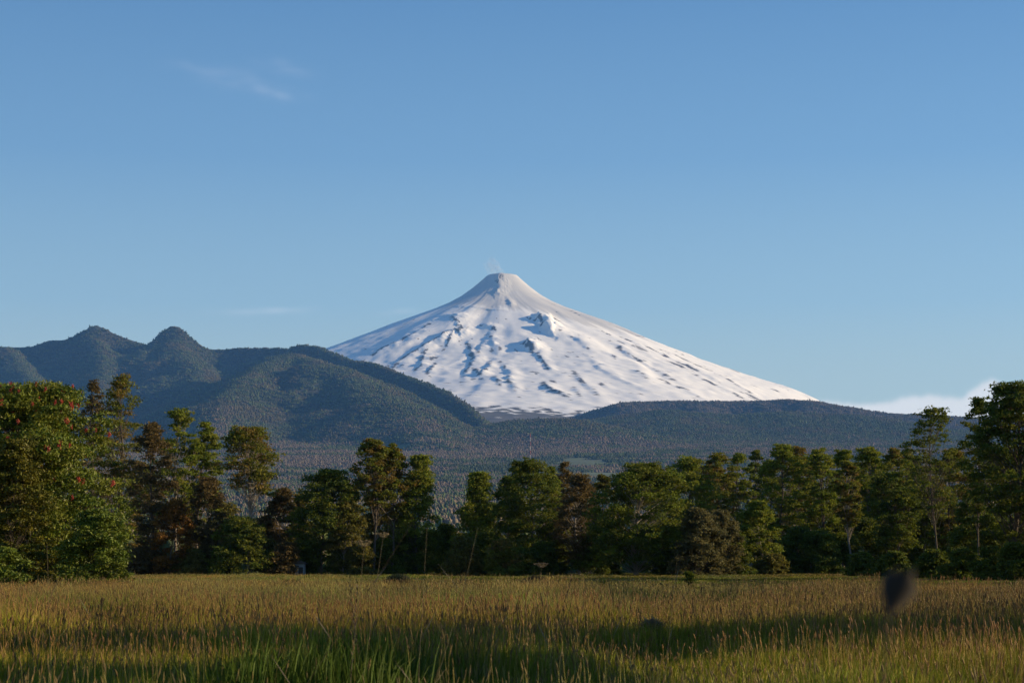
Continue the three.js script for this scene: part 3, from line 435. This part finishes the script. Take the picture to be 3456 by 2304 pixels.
// shrubs along the foot of the row
const shrubAt = [[480, 1850, 55, 139, BROWNS, 'brown'], [545, 1870, 50, 141, OLIVE, 'olive'], [650, 1850, 60, 138, OLIVE, 'olive'], [720, 1840, 60, 140, BROWNS, 'brown'], [765, 1850, 50, 139, DEEP, 'dark'], [900, 1820, 60, 140, OLIVE, 'olive'], [965, 1830, 60, 138, BROWNS, 'brown'], [1040, 1850, 60, 141, DEEP, 'dark'], [1150, 1860, 60, 140, DEEP, 'dark'], [1225, 1840, 55, 138, OLIVE, 'olive'], [1300, 1820, 60, 141, DEEP, 'dark'], [1370, 1800, 70, 143, DEEP, 'dark'], [1450, 1790, 60, 142, DEEP, 'dark'], [1505, 1770, 58, 145, DEEP, 'dark'], [1570, 1812, 72, 137, OLIVE, 'olive'], [1650, 1800, 60, 140, DEEP, 'dark'], [1700, 1822, 66, 134, MIXED, 'brown edged'], [1760, 1850, 60, 138, DEEP, 'dark'], [1830, 1830, 60, 140, DEEP, 'dark'], [1885, 1780, 60, 143, DEEP, 'dark'], [1990, 1800, 70, 140, DEEP, 'dark'], [2040, 1790, 60, 144, DEEP, 'dark'], [2265, 1850, 70, 138, DEEP, 'dark'], [2480, 1800, 60, 138, DEEP, 'dark'], [2600, 1870, 60, 140, OLIVE, 'olive'], [2680, 1780, 86, 150, DEEP, 'dark'], [2760, 1790, 86, 148, DEEP, 'dark'], [2840, 1800, 80, 156, DEEP, 'dark'], [2930, 1750, 86, 158, DEEP, 'dark'], [3020, 1770, 86, 156, DEEP, 'dark'], [3100, 1760, 86, 154, DEEP, 'dark'], [3180, 1740, 95, 152, DEEP, 'dark'], [3240, 1780, 80, 134, DEEP, 'dark'], [3350, 1740, 100, 130, DEEP, 'dark'], [3440, 1750, 90, 126, DEEP, 'dark'], [2905, 1868, 60, 128, DEEP, 'low dark'], [3010, 1862, 62, 124, DEEP, 'low dark'], [3135, 1858, 70, 117, DEEP, 'low dark'], [3235, 1852, 70, 114, DEEP, 'low dark'], [3330, 1846, 70, 110, DEEP, 'low dark'], [3425, 1836, 80, 106, DEEP, 'low dark']];
const shrubWhere = ['at the right foot of the flowering tree', 'under the brown budding tree', 'under the green leaning tree', 'left of the ivy thicket', 'against the left side of the ivy thicket', 'against the right side of the ivy thicket', 'under the reddish brown twiggy tree', 'left of the dark full tree trunk', 'under the slender white limbed tree', 'left of the twin trees', 'at the foot of the twin trees', 'between the twin trees and the spire', 'at the right foot of the spire', 'standing in the valley gap', 'left below the bright green pointed tree', 'right below the bright green pointed tree', 'standing out into the meadow below the broad dark tree', 'under the broad dark tree', 'right below the broad dark tree', 'left of the crooked white branches', 'right of the crooked white branches', 'left of the widest round tree', 'between the widest round tree and the grey twins', 'right of the grey green twins', 'under the small tree with the slim lit stem', 'below the left one of the sunlit pair', 'below the right one of the sunlit pair', 'left of the straight pale trunk', 'right of the straight pale trunk', 'under the dark round tree with the black trunk', 'under the slim pale stemmed tree', 'below the airy tree', 'before the low leafy tree at the right', 'left of the biggest darkest trunk', 'at the right edge below the biggest tree', 'hiding the foot of the straight pale trunk', 'hiding the foot of the black trunked tree', 'hiding the foot of the airy tree', 'before the yellowish tree under the airy tree', 'just left of the foot of the biggest tree', 'right before the foot of the biggest tree'];
shrubAt.forEach(([px, top, hw, D, leaf, word], k) => tree({ name: 'shrub', cat: 'shrub', label: word + ' shrub ' + shrubWhere[k], group: 'shrubs at the foot of the tree row', px, top, hw, D, leaf, seed: 400 + k, cb: 0.0, shape: 'dome', n: 2900, lobes: 22, shrub: 1, lump: 0.32, leafSize: 0.085 }));

// ---------------------------------------------------------------- the flowering tree and bushes at the left
{
  const NOTRO = [[0.150, 0.185, 0.020], [0.118, 0.165, 0.018], [0.180, 0.195, 0.024]], GOLD = [[0.140, 0.130, 0.014], [0.115, 0.118, 0.013]], LIME = [[0.127, 0.169, 0.019], [0.154, 0.192, 0.023]];
  const main = tree({ name: 'flowering_tree', label: 'big rounded tree dotted with red blossom at the left edge', cat: 'tree', px: 85, top: 1312, hw: 372, D: 60, leaf: NOTRO, seed: 21, cb: 0.02, shape: 'block', fine: 1, n: 165000, lobes: 430, lump: 0.112, leafSize: 0.060, wide: 0.42, mat: M.gloss, droop: 0.35, flat: 0.8, tr: 0.14, sprays: 7, skew: 0.95 });
  const R = rng(31), bl = new Builder(), RED = [[0.42, 0.035, 0.018], [0.34, 0.028, 0.018], [0.50, 0.07, 0.02]];
  for (let k = 0; k < 26; k++) { const a = R() * 6.28, e = 0.03 + R() * 0.05, dx = (R() - 0.5) * 0.08, dy = (R() - 0.5) * 0.11, dz = (R() - 0.5) * 0.08; bl.leaf(dx, dy, dz, Math.cos(a) * e * 0.6, -e * 0.9, Math.sin(a) * e * 0.6, Math.sin(a) * 0.010, 0.003, -Math.cos(a) * 0.010, vary(pick(RED, R), R, 0.25)); }
  const geo = bl.build(); let made = 0;
  for (const [c, lr] of main.lobes) {
    const high = (c.y / main.H); if (high < 0.42 || c.z < -main.rad * 0.35) continue;
    for (let j = 0; j < 2; j++) { if (R() > (high - 0.25) * 0.62) continue; const m = new THREE.Mesh(geo, M.petal); m.name = 'blossom'; const a = R() * 6.28; m.position.set(c.x + Math.cos(a) * lr * 0.8 + 0.1, c.y + (R() - 0.3) * lr * 0.8, c.z + (0.55 + 0.55 * R()) * lr); m.rotation.set((R() - 0.5) * 0.6, R() * 6, (R() - 0.5) * 0.6); m.scale.setScalar(0.8 + 1.0 * R() * R()); m.castShadow = m.receiveShadow = true; main.t.add(m); made++; }
  }
  console.log('blossoms', made);
  tree({ name: 'bush', label: 'golden green bush at the left edge before the flowering tree', cat: 'bush', px: 60, top: 1490, hw: 175, D: 57, leaf: GOLD, seed: 22, cb: 0, shape: 'dome', fine: 1, n: 42000, lobes: 150, lump: 0.15, leafSize: 0.055, wide: 0.42, shrub: 1, mat: M.gloss });
  tree({ name: 'bush', label: 'fresh green spreading bush at the right foot of the flowering tree', cat: 'bush', px: 320, top: 1725, hw: 150, D: 56, leaf: LIME, seed: 23, cb: 0, shape: 'dome', fine: 1, n: 40000, lobes: 150, lump: 0.15, leafSize: 0.052, wide: 0.42, shrub: 1, mat: M.gloss });
  tree({ name: 'bush', label: 'low green bush in the bottom left corner of the thicket', cat: 'bush', px: 20, top: 1850, hw: 110, D: 52, leaf: LIME, seed: 24, cb: 0, shape: 'dome', n: 11000, lobes: 60, lump: 0.2, leafSize: 0.055, wide: 0.4, shrub: 1, mat: M.gloss });
  // trees outside the frame at the right whose long shadows lie across the meadow
  for (const [x, D, H, r, cb, label] of [[10, 11.9, 3.3, 1.4, 0.78, 'small tree outside the right of the view shading the nearest grass'], [21, 17.6, 6.8, 2.8, 0.32, 'tree outside the right of the view casting the near shadow band'], [34, 33.5, 10.8, 1.6, 0.4, 'tree outside the right of the view casting the thin middle shadow'], [24, 58, 9.5, 3.2, 0.12, 'tree outside the right of the view where the turf begins'], [28, 67, 10.5, 3.4, 0.12, 'nearest of the trees outside the right of the view along the turf'], [31, 76, 11.5, 3.6, 0.12, 'second of the trees outside the right of the view along the turf'], [33.5, 86, 11.5, 3.8, 0.12, 'third of the trees outside the right of the view along the turf'], [36, 96, 12.5, 3.8, 0.12, 'fourth of the trees outside the right of the view along the turf'], [39, 106, 12, 3.8, 0.12, 'farthest of the trees outside the right of the view along the turf']])
    tree({ name: 'beech_tree', label: label, px: CX + F * x / D, top: HORIZON - F * H / D, hw: F * r / D, D, leaf: DEEP, seed: 500 + D, cb, shape: 'broad', n: 1700, lobes: 44, leafSize: 0.21, group: 'trees right of the view' });
}

// ---------------------------------------------------------------- the meadow
{
  const R = rng(900), TIP = [[0.225, 0.148, 0.058], [0.26, 0.18, 0.068], [0.165, 0.105, 0.042]], STEM = [[0.32, 0.25, 0.066], [0.245, 0.20, 0.05]], BLADE = [[0.190, 0.225, 0.020], [0.145, 0.190, 0.016], [0.27, 0.275, 0.030]], DRY = [[0.42, 0.325, 0.105], [0.32, 0.245, 0.076]], LUSH_SHADED = [[0.075, 0.110, 0.012], [0.095, 0.128, 0.014]];  // greens of the tall tuft are darkened, the shade over it painted in
  function blade(b, x, z, h, w, lean, a, c) {
    const lx = Math.cos(a) * lean, lz = Math.sin(a) * lean, wx = -Math.sin(a) * w, wz = Math.cos(a) * w, nx = Math.cos(a), nzz = Math.sin(a);
    const p = [[0, 1], [0.45, 0.85], [0.8, 0.5]].map(([f, k]) => [b.vert(x + lx * f * f + wx * k, h * f, z + lz * f * f + wz * k, nx, 0.2, nzz, c), b.vert(x + lx * f * f - wx * k, h * f, z + lz * f * f - wz * k, nx, 0.2, nzz, c)]), tip = b.vert(x + lx, h * (1 - 0.18 * Math.min(1, lean / h)), z + lz, nx, 0.4, nzz, c);
    for (let k = 0; k < 2; k++) b.i.push(p[k][0], p[k][1], p[k + 1][1], p[k][0], p[k + 1][1], p[k + 1][0]); b.i.push(p[2][0], p[2][1], tip);
  }
  function patch(seed, kind) {
    const Q = rng(seed), b = new Builder(), S = 0.5;
    const nB = { green: 100, seed: 76, tan: 70, lush_shaded: 110, short: 220 }[kind], nS = { green: 2, seed: 12, tan: 13, lush_shaded: 0, short: 0 }[kind], hB = { green: 0.29, seed: 0.28, tan: 0.27, lush_shaded: 0.42, short: 0.07 }[kind];
    for (let k = 0; k < nB; k++) { const h = hB * (0.5 + 0.75 * Q()); blade(b, (Q() - 0.5) * S, (Q() - 0.5) * S, h, (kind === 'lush_shaded' ? 0.0052 : 0.0042) * (0.7 + 0.7 * Q()), h * (0.1 + 0.6 * Q() * Q()), Q() * 6.2832, vary(pick(kind === 'lush_shaded' ? LUSH_SHADED : Q() < { green: 0.10, seed: 0.26, tan: 0.5, short: 0.15 }[kind] ? DRY : BLADE, Q), Q, 0.25)); }
    for (let k = 0; k < nS; k++) {
      const x = (Q() - 0.5) * S, z = (Q() - 0.5) * S, h = 0.24 + 0.24 * Q(), a = Q() * 6.28, l = h * 0.35 * Q(), c = vary(pick(kind === 'tan' ? DRY : STEM, Q), Q, 0.2), tc = vary(kind === 'tan' && Q() < 0.5 ? pick(DRY, Q) : pick(TIP, Q), Q, 0.25), e = new THREE.Vector3(x + Math.cos(a) * l, h, z + Math.sin(a) * l);
      b.tube([new THREE.Vector3(x, 0, z), new THREE.Vector3(x + Math.cos(a) * l * 0.4, h * 0.55, z + Math.sin(a) * l * 0.4), e], [0.0017, 0.0015, 0.0012], 3, c);
      const hl = 0.03 + 0.03 * Q(), hw = 0.0032 + 0.0022 * Q(); b.tube([e, e.clone().add(new THREE.Vector3(Math.cos(a) * hl * 0.15, hl * 0.45, Math.sin(a) * hl * 0.15)), e.clone().add(new THREE.Vector3(Math.cos(a) * hl * 0.3, hl, Math.sin(a) * hl * 0.3))], [0.0015, hw, 0.001], 4, tc);
    }
    return b.build();
  }
  const kinds = ['green', 'seed', 'tan', 'lush_shaded', 'short'], V = 4, lists = {}; for (const k of kinds) lists[k] = Array.from({ length: V }, () => []);
  for (let d = 4.2; d < 172;) {
    const s = Math.max(0.17, d * 0.0075), wide = 0.325 * d + 1.5;
    for (let x = -wide; x < wide; x += s) {
      const xx = x + (R() - 0.5) * s * 1.6, dd = d + (R() - 0.5) * s * 1.6, px = xx / dd * F + CX; if (dd < 3.6) continue;
      const patchy = fbm(xx / 2.6, dd / 2.6, 3, 91), big = fbm(xx / 11, dd / 11, 2, 95);
      let kind, hs = (1 + 0.7 * fbm(xx / 1.1, dd / 1.1, 2, 97)) * lerp(1, 0.5, smooth(35, 75, dd));
      const mown = mownAt(xx, dd);
      if (mown > 0.5) { kind = R() < (dd > 120 ? 0.45 : 0.12) ? 'tan' : 'short'; hs *= kind === 'tan' ? 0.5 : 1.3; }
      else {
        const brown = smooth(13, 24, dd + 7 * patchy + 5 * big) * 0.36 + 0.03 + 0.34 * smooth(20, 40, dd + 12 * patchy), r = R();
        kind = r < brown ? (R() < smooth(22, 60, dd + 18 * big) ? 'tan' : 'seed') : 'green';
        if (Math.hypot((xx + 1.0) / 0.95, (dd - 10.6) / 1.9) + 1.1 * patchy + 0.35 * R() < 1) { kind = 'lush_shaded'; hs *= 1.0; }
      }
      const k = Math.max(1, s / 0.3);
      const tone = 1.15 + 0.6 * fbm(xx / 1.7, dd / 2.2, 3, 99) + 0.2 * (R() - 0.5), warm = 1 + 0.25 * noise(xx / 5, dd / 7, 94);
      lists[kind][Math.floor(R() * V)].push([xx, fieldH(xx, -dd) - 0.01, -dd, k, hs, R() * 6.28, [tone * warm, tone, tone]]);
    }
    d += s;
  }
  const dummy = new THREE.Object3D(), tint = new THREE.Color(); let n = 0;
  const info = { green: ['grass', 'green meadow grass in the foreground'], seed: ['seed_grass', 'meadow grass with reddish brown seed heads'], tan: ['dry_grass', 'dry tan grass across the middle of the meadow'], lush_shaded: ['shaded_lush_grass', 'tall grass tuft at the bottom of the view, its green darkened to stand for shade'], short: ['short_grass', 'short green turf before the trees'] };
  for (const kind of kinds) for (let v = 0; v < V; v++) {
    const list = lists[kind][v]; if (!list.length) continue;
    const m = new THREE.InstancedMesh(patch(1000 + kinds.indexOf(kind) * 10 + v, kind), M.grass, list.length); m.name = numbered(info[kind][0]); m.userData = { kind: 'stuff', label: info[kind][1], category: 'grass' };
    list.forEach(([x, y, z, k, h, a, c], j) => { dummy.position.set(x, y, z); dummy.rotation.set((R() - 0.5) * 0.2, a, (R() - 0.5) * 0.2); dummy.scale.set(k, h, k); dummy.updateMatrix(); m.setMatrixAt(j, dummy.matrix); m.setColorAt(j, tint.setRGB(...c)); });
    m.castShadow = m.receiveShadow = true; scene.add(m); n += list.length;
  }
  console.log('grass patches', n);
}

// ---------------------------------------------------------------- small things in and beyond the meadow
const STRAW = [0.16, 0.125, 0.065], HUSK = [0.085, 0.055, 0.03];
function stalk(name, label, pxTop, pyTop, pxBase, pyBase, D, o = {}) {
  const R = rng(Math.round(pxTop * 7 + pyTop)), top = at(pxTop, pyTop, D), low = at(pxBase, pyBase, D), k = (top.x - low.x) / (top.y - low.y), gy0 = fieldH(low.x, -D), bx = low.x - k * (low.y - gy0), gy = fieldH(bx, -D) - 0.02;
  const t = thing(name, label, o.cat || 'dry stem', new THREE.Vector3(bx, gy, -D), 'dry stems standing above the meadow'), b = new Builder(), c = o.color || STRAW, r = (o.r || 0.0030) * 0.45, H = top.y - gy, dx = top.x - bx, pts = [], rr = [];
  for (let j = 0; j <= 6; j++) { const f = j / 6; pts.push(new THREE.Vector3(dx * (f + (o.bow || 0) * Math.sin(f * Math.PI)) + (j && j < 6 ? (R() - 0.5) * 0.008 : 0), H * f, 0)); rr.push(r * (1 - 0.55 * f)); }
  b.tube(pts, rr, 5, c); b.mesh('stem', M.bark, t);
  const tip = pts[6];
  if (o.umbel) {
    const h = new Builder();
    for (let j = 0; j < 18; j++) { const a = j * 2.4, e = o.umbel * (0.25 + 0.75 * Math.sqrt(j / 18)), p = new THREE.Vector3(tip.x + Math.cos(a) * e, tip.y + o.umbel * (0.75 - 0.25 * (e / o.umbel)), Math.sin(a) * e); h.tube([tip, new THREE.Vector3(lerp(tip.x, p.x, 0.5), lerp(tip.y, p.y, 0.35), p.z * 0.5), p], [0.0016, 0.0012, 0.001], 3, c); for (let i = 0; i < 5; i++) h.tube([p, p.clone().add(new THREE.Vector3((R() - 0.5) * 0.016, 0.008 * R(), (R() - 0.5) * 0.016))], [0.0012, 0.0022], 3, vary(c, R, 0.3)); }
    h.mesh('seed_head', M.bark, t);
  } else if (o.spike) {
    const h = new Builder(); for (let j = 0; j < 26; j++) { const f = 1 - o.spike * j / 26, p = new THREE.Vector3(dx * f, H * f, 0), a = R() * 6.28; h.leaf(p.x + Math.cos(a) * 0.008, p.y, Math.sin(a) * 0.008, Math.cos(a) * 0.008, 0.013, Math.sin(a) * 0.008, -Math.sin(a) * 0.004, 0, Math.cos(a) * 0.004, vary(o.husk || HUSK, R, 0.3)); } h.mesh('seed_head', M.bark, t);
  } else { for (let j = 0; j < 3; j++) { const h = new Builder(), f = 0.35 + 0.2 * j, p = new THREE.Vector3(dx * f, H * f, 0), a = R() * 6.28, l = 0.07 + 0.08 * R(); h.leaf(p.x + Math.cos(a) * l * 0.6, p.y + l * 0.7, Math.sin(a) * l * 0.6, Math.cos(a) * l * 0.6, l * 0.7, Math.sin(a) * l * 0.6, -Math.sin(a) * 0.003, 0, Math.cos(a) * 0.003, vary(c, R, 0.2)); h.mesh('dry_leaf', M.petal, t); } }
  shade(t); return t;
}
stalk('dry_stem', 'tall straight pale stem before the flowering tree at the left', 157, 1838, 165, 2120, 9);
stalk('dried_umbel', 'dry stem with a flat branching head, lower of the pair before the twin trees', 1228, 1846, 1212, 2000, 9, { umbel: 0.045, cat: 'dried flower' });
stalk('dried_umbel', 'dry stem with a cupped branching head, higher of the pair before the twin trees', 1292, 1815, 1268, 1990, 9.4, { umbel: 0.034, cat: 'dried flower' });
stalk('dry_stem', 'brown slanting stem leaning right beside the pair of dried heads', 1388, 1770, 1272, 1945, 8.6, { color: HUSK, r: 0.0026 });
stalk('dry_stem', 'upright pale stem before the narrow spire tree', 1441, 1779, 1431, 1951, 9);
stalk('dry_stem', 'pale stem leaning right before the bright green pointed tree', 1613, 1779, 1560, 1955, 9, { bow: 0.06 });
stalk('dried_umbel', 'small dark dried head above the straw heap', 1828, 1916, 1814, 2010, 14, { umbel: 0.055, color: [0.12, 0.095, 0.06], cat: 'dried flower' });
stalk('seed_stalk', 'curled seed stalk right of the straw heap', 1932, 1936, 1912, 2005, 14, { spike: 0.3 });
stalk('dry_stem', 'thin pale stem right below the widest round tree', 2288, 1869, 2276, 1980, 14);
stalk('dry_stem', 'short pale stem left of the two saplings pair', 2110, 1952, 2098, 2010, 12);
stalk('dry_stem', 'forked looking straw stem in the middle of the meadow', 1722, 2015, 1660, 2166, 11, { r: 0.004 });
stalk('dry_stem', 'tall straw stem below the straw heap', 1846, 1970, 1852, 2110, 11, { r: 0.0032 });
stalk('dry_stem', 'right hand straw stem in the near shadow band', 2124, 2036, 2132, 2130, 12, { r: 0.0034 });
stalk('dry_stem', 'left hand straw stem in the near shadow band', 2090, 2052, 2104, 2120, 12, { r: 0.0034 });
stalk('seed_stalk', 'dark seed stalk below the dark brush heap', 1178, 1946, 1188, 2030, 10, { spike: 0.45 });
stalk('seed_stalk', 'dark double seed stalk below the flat branching head', 1208, 1962, 1202, 2040, 9, { spike: 0.5 });
stalk('dry_stem', 'green stem slanting across the foot of the flowering tree', 449, 1916, 306, 2090, 9, { color: [0.06, 0.075, 0.015], r: 0.004 });
stalk('seed_stalk', 'rusty seed stalk at the right under the second shadow band', 2876, 2010, 2870, 2100, 13, { spike: 0.4, husk: [0.16, 0.09, 0.04] });
tree({ name: 'sapling', cat: 'sapling', label: 'little bright green sapling standing alone in the grass', px: 2034, top: 1958, hw: 11, D: 45, leaf: [[0.10, 0.13, 0.012], [0.085, 0.12, 0.012]], seed: 601, cb: 0.05, shape: 'cone', n: 420, lobes: 14, leafSize: 0.03, lump: 0.5, tr: 0.012 });
tree({ name: 'sapling', cat: 'sapling', label: 'taller bushy sapling right of the little one', px: 2321, top: 1930, hw: 17, D: 45, leaf: [[0.075, 0.10, 0.012], [0.06, 0.085, 0.010]], seed: 602, cb: 0.05, shape: 'column', n: 700, lobes: 16, leafSize: 0.032, lump: 0.5, tr: 0.014 });
tree({ name: 'sapling', cat: 'sapling', label: 'low green sprout at the foot of the taller sapling', px: 2350, top: 1980, hw: 14, D: 44, leaf: GREENS, seed: 603, cb: 0.0, shape: 'dome', n: 360, lobes: 10, leafSize: 0.03, lump: 0.5, shrub: 1 });
tree({ name: 'shrub', cat: 'shrub', label: 'dark low shrub out in the meadow under the sunlit pair', px: 2548, top: 1974, hw: 26, D: 44, leaf: DEEP, seed: 604, cb: 0.0, shape: 'dome', n: 700, lobes: 14, leafSize: 0.04, lump: 0.4, shrub: 1 });
const STRAWS = [[0.26, 0.19, 0.075], [0.20, 0.145, 0.06], [0.14, 0.095, 0.04]], TWIGS = [[0.065, 0.048, 0.026], [0.09, 0.065, 0.03], [0.05, 0.05, 0.02]];
tree({ name: 'straw_heap', cat: 'heap', label: 'heap of cut straw with a dark hollow in the meadow', px: 1808, top: 1948, hw: 64, D: 58, leaf: STRAWS, seed: 611, cb: 0, shape: 'dome', n: 2600, lobes: 26, leafSize: 0.10, wide: 0.09, lump: 0.3, shrub: 1, flat: 0.5 });
tree({ name: 'brush_heap', cat: 'heap', label: 'dark heap of brush at the left of the meadow', px: 992, top: 1962, hw: 62, D: 58, leaf: TWIGS, seed: 612, cb: 0, shape: 'dome', n: 2600, lobes: 26, leafSize: 0.09, wide: 0.12, lump: 0.3, shrub: 1, flat: 0.5 });
tree({ name: 'grass_tussock', cat: 'tussock', label: 'pale rounded grass tussock left of the straw heap', px: 1340, top: 1948, hw: 60, D: 56, leaf: STRAWS.concat([[0.11, 0.11, 0.03]]), seed: 613, cb: 0, shape: 'dome', n: 3000, lobes: 24, leafSize: 0.11, wide: 0.05, lump: 0.34, shrub: 1 });
tree({ name: 'grass_tussock', cat: 'tussock', label: 'smaller pale tussock nearer the straw heap', px: 1560, top: 1962, hw: 44, D: 56, leaf: STRAWS, seed: 614, cb: 0, shape: 'dome', n: 2000, lobes: 20, leafSize: 0.10, wide: 0.05, lump: 0.34, shrub: 1 });
tree({ name: 'straw_heap', cat: 'heap', label: 'small flat mat of grey straw in the near shadow band', px: 2195, top: 2098, hw: 58, D: 17, leaf: [[0.20, 0.165, 0.11], [0.15, 0.12, 0.08]], seed: 615, cb: 0, shape: 'dome', n: 900, lobes: 14, leafSize: 0.06, wide: 0.05, lump: 0.34, shrub: 1, flat: 0.4 });
{
  // pale hut among the trunks
  const D = 139, x = (1018 - CX) / F * D, t = thing('field_hut', 'small pale hut among the trunks left of the dark full tree', 'hut', new THREE.Vector3(x, fieldH(x, -D) - 0.03, -D)), wall = new THREE.Mesh(new THREE.BoxGeometry(0.8, 0.95, 0.9), new THREE.MeshStandardMaterial({ color: new THREE.Color().setRGB(0.24, 0.26, 0.27), roughness: 0.9 }));
  wall.name = 'wall'; wall.position.y = 0.475; t.add(wall);
  const sh = new THREE.Shape(); sh.moveTo(-0.55, 0); sh.lineTo(0, 0.32); sh.lineTo(0.55, 0); sh.lineTo(0.49, -0.04); sh.lineTo(-0.49, -0.04);
  const roof = new THREE.Mesh(new THREE.ExtrudeGeometry(sh, { depth: 1.1, bevelEnabled: false }), new THREE.MeshStandardMaterial({ color: new THREE.Color().setRGB(0.10, 0.09, 0.085), roughness: 0.9 })); roof.name = 'roof'; roof.position.set(0, 0.992, -0.55); t.add(roof);
  const door = new THREE.Mesh(new THREE.BoxGeometry(0.34, 0.7, 0.03), new THREE.MeshStandardMaterial({ color: new THREE.Color().setRGB(0.07, 0.06, 0.05), roughness: 0.9 })); door.name = 'door'; door.position.set(0.12, 0.37, 0.463); t.add(door); shade(t);
}
{
  // red and white lattice mast on the plain
  const D = 5300, p = at(1790, 1460, D), gy = landH(p.x, -D), H = p.y - gy, t = thing('radio_mast', 'thin red and white lattice mast above the far woods', 'mast', new THREE.Vector3(p.x, gy - 1, -D)), n = 7;
  for (let k = 0; k < n; k++) {
    const b = new Builder(), y0 = (H + 1) * k / n, y1 = (H + 1) * (k + 1) / n, w0 = lerp(1.5, 0.5, k / n), w1 = lerp(1.5, 0.5, (k + 1) / n), c = k % 2 ? [0.75, 0.72, 0.70] : [0.55, 0.10, 0.07];
    for (let j = 0; j < 3; j++) { const a = j * 2.0944, e = (j + 1) * 2.0944, P = (w, q, y) => new THREE.Vector3(Math.cos(q) * w, y, Math.sin(q) * w); b.tube([P(w0, a, y0), P(w1, a, y1)], [0.16, 0.16], 4, c); b.tube([P(w0, a, y0), P(w1, e, y1)], [0.09, 0.09], 3, c); b.tube([P(w1, a, y1), P(w1, e, y1)], [0.09, 0.09], 3, c); }
    b.mesh('mast_section', M.bark, t);
  }
  shade(t);
}
{
  // a dried bud on a thin stem, close to the lens and out of focus
  const D = 1.05, top = at(3052, 1938, D), low = at(2998, 2074, D), gx = low.x - 0.05, t = thing('dried_bud', 'dark blurred dried bud close to the lens at the right', 'dried flower', new THREE.Vector3(gx, 0, -D)), b = new Builder(), R = rng(650);
  const ax = top.clone().sub(low), loc = (v) => new THREE.Vector3(v.x - gx, v.y, 0), a = loc(low), e = loc(top);
  b.tube([0, 0.12, 0.3, 0.5, 0.68, 0.84, 0.95, 1].map((f) => a.clone().lerp(e, f)), [0.0012, 0.0030, 0.0060, 0.0090, 0.0105, 0.0100, 0.0070, 0.0030], 14, [0.020, 0.015, 0.010]); b.mesh('seed_head', M.bark, t);
  const s2 = new Builder(); s2.tube([new THREE.Vector3(0, -0.02, 0), new THREE.Vector3(0.012, a.y * 0.5, 0), a], [0.0014, 0.0011, 0.0009], 6, [0.06, 0.045, 0.025]); s2.mesh('stem', M.bark, t);
  const br = new Builder(); for (let k = 0; k < 9; k++) { const q = k / 9 * 6.2832; br.leaf(e.x + Math.cos(q) * 0.005, e.y - 0.003, Math.sin(q) * 0.005, Math.cos(q) * 0.002, 0.007, Math.sin(q) * 0.002, -Math.sin(q) * 0.0026, 0, Math.cos(q) * 0.0026, vary([0.035, 0.026, 0.016], R, 0.3)); } br.mesh('bract', M.bark, t);
  shade(t);
}

{ let tris = 0; scene.traverse((m) => { if (m.isMesh && !m.isInstancedMesh) tris += (m.geometry.index ? m.geometry.index.count : m.geometry.attributes.position.count) / 3; }); console.log('triangles', Math.round(tris)); }
renderer.render(scene, camera);
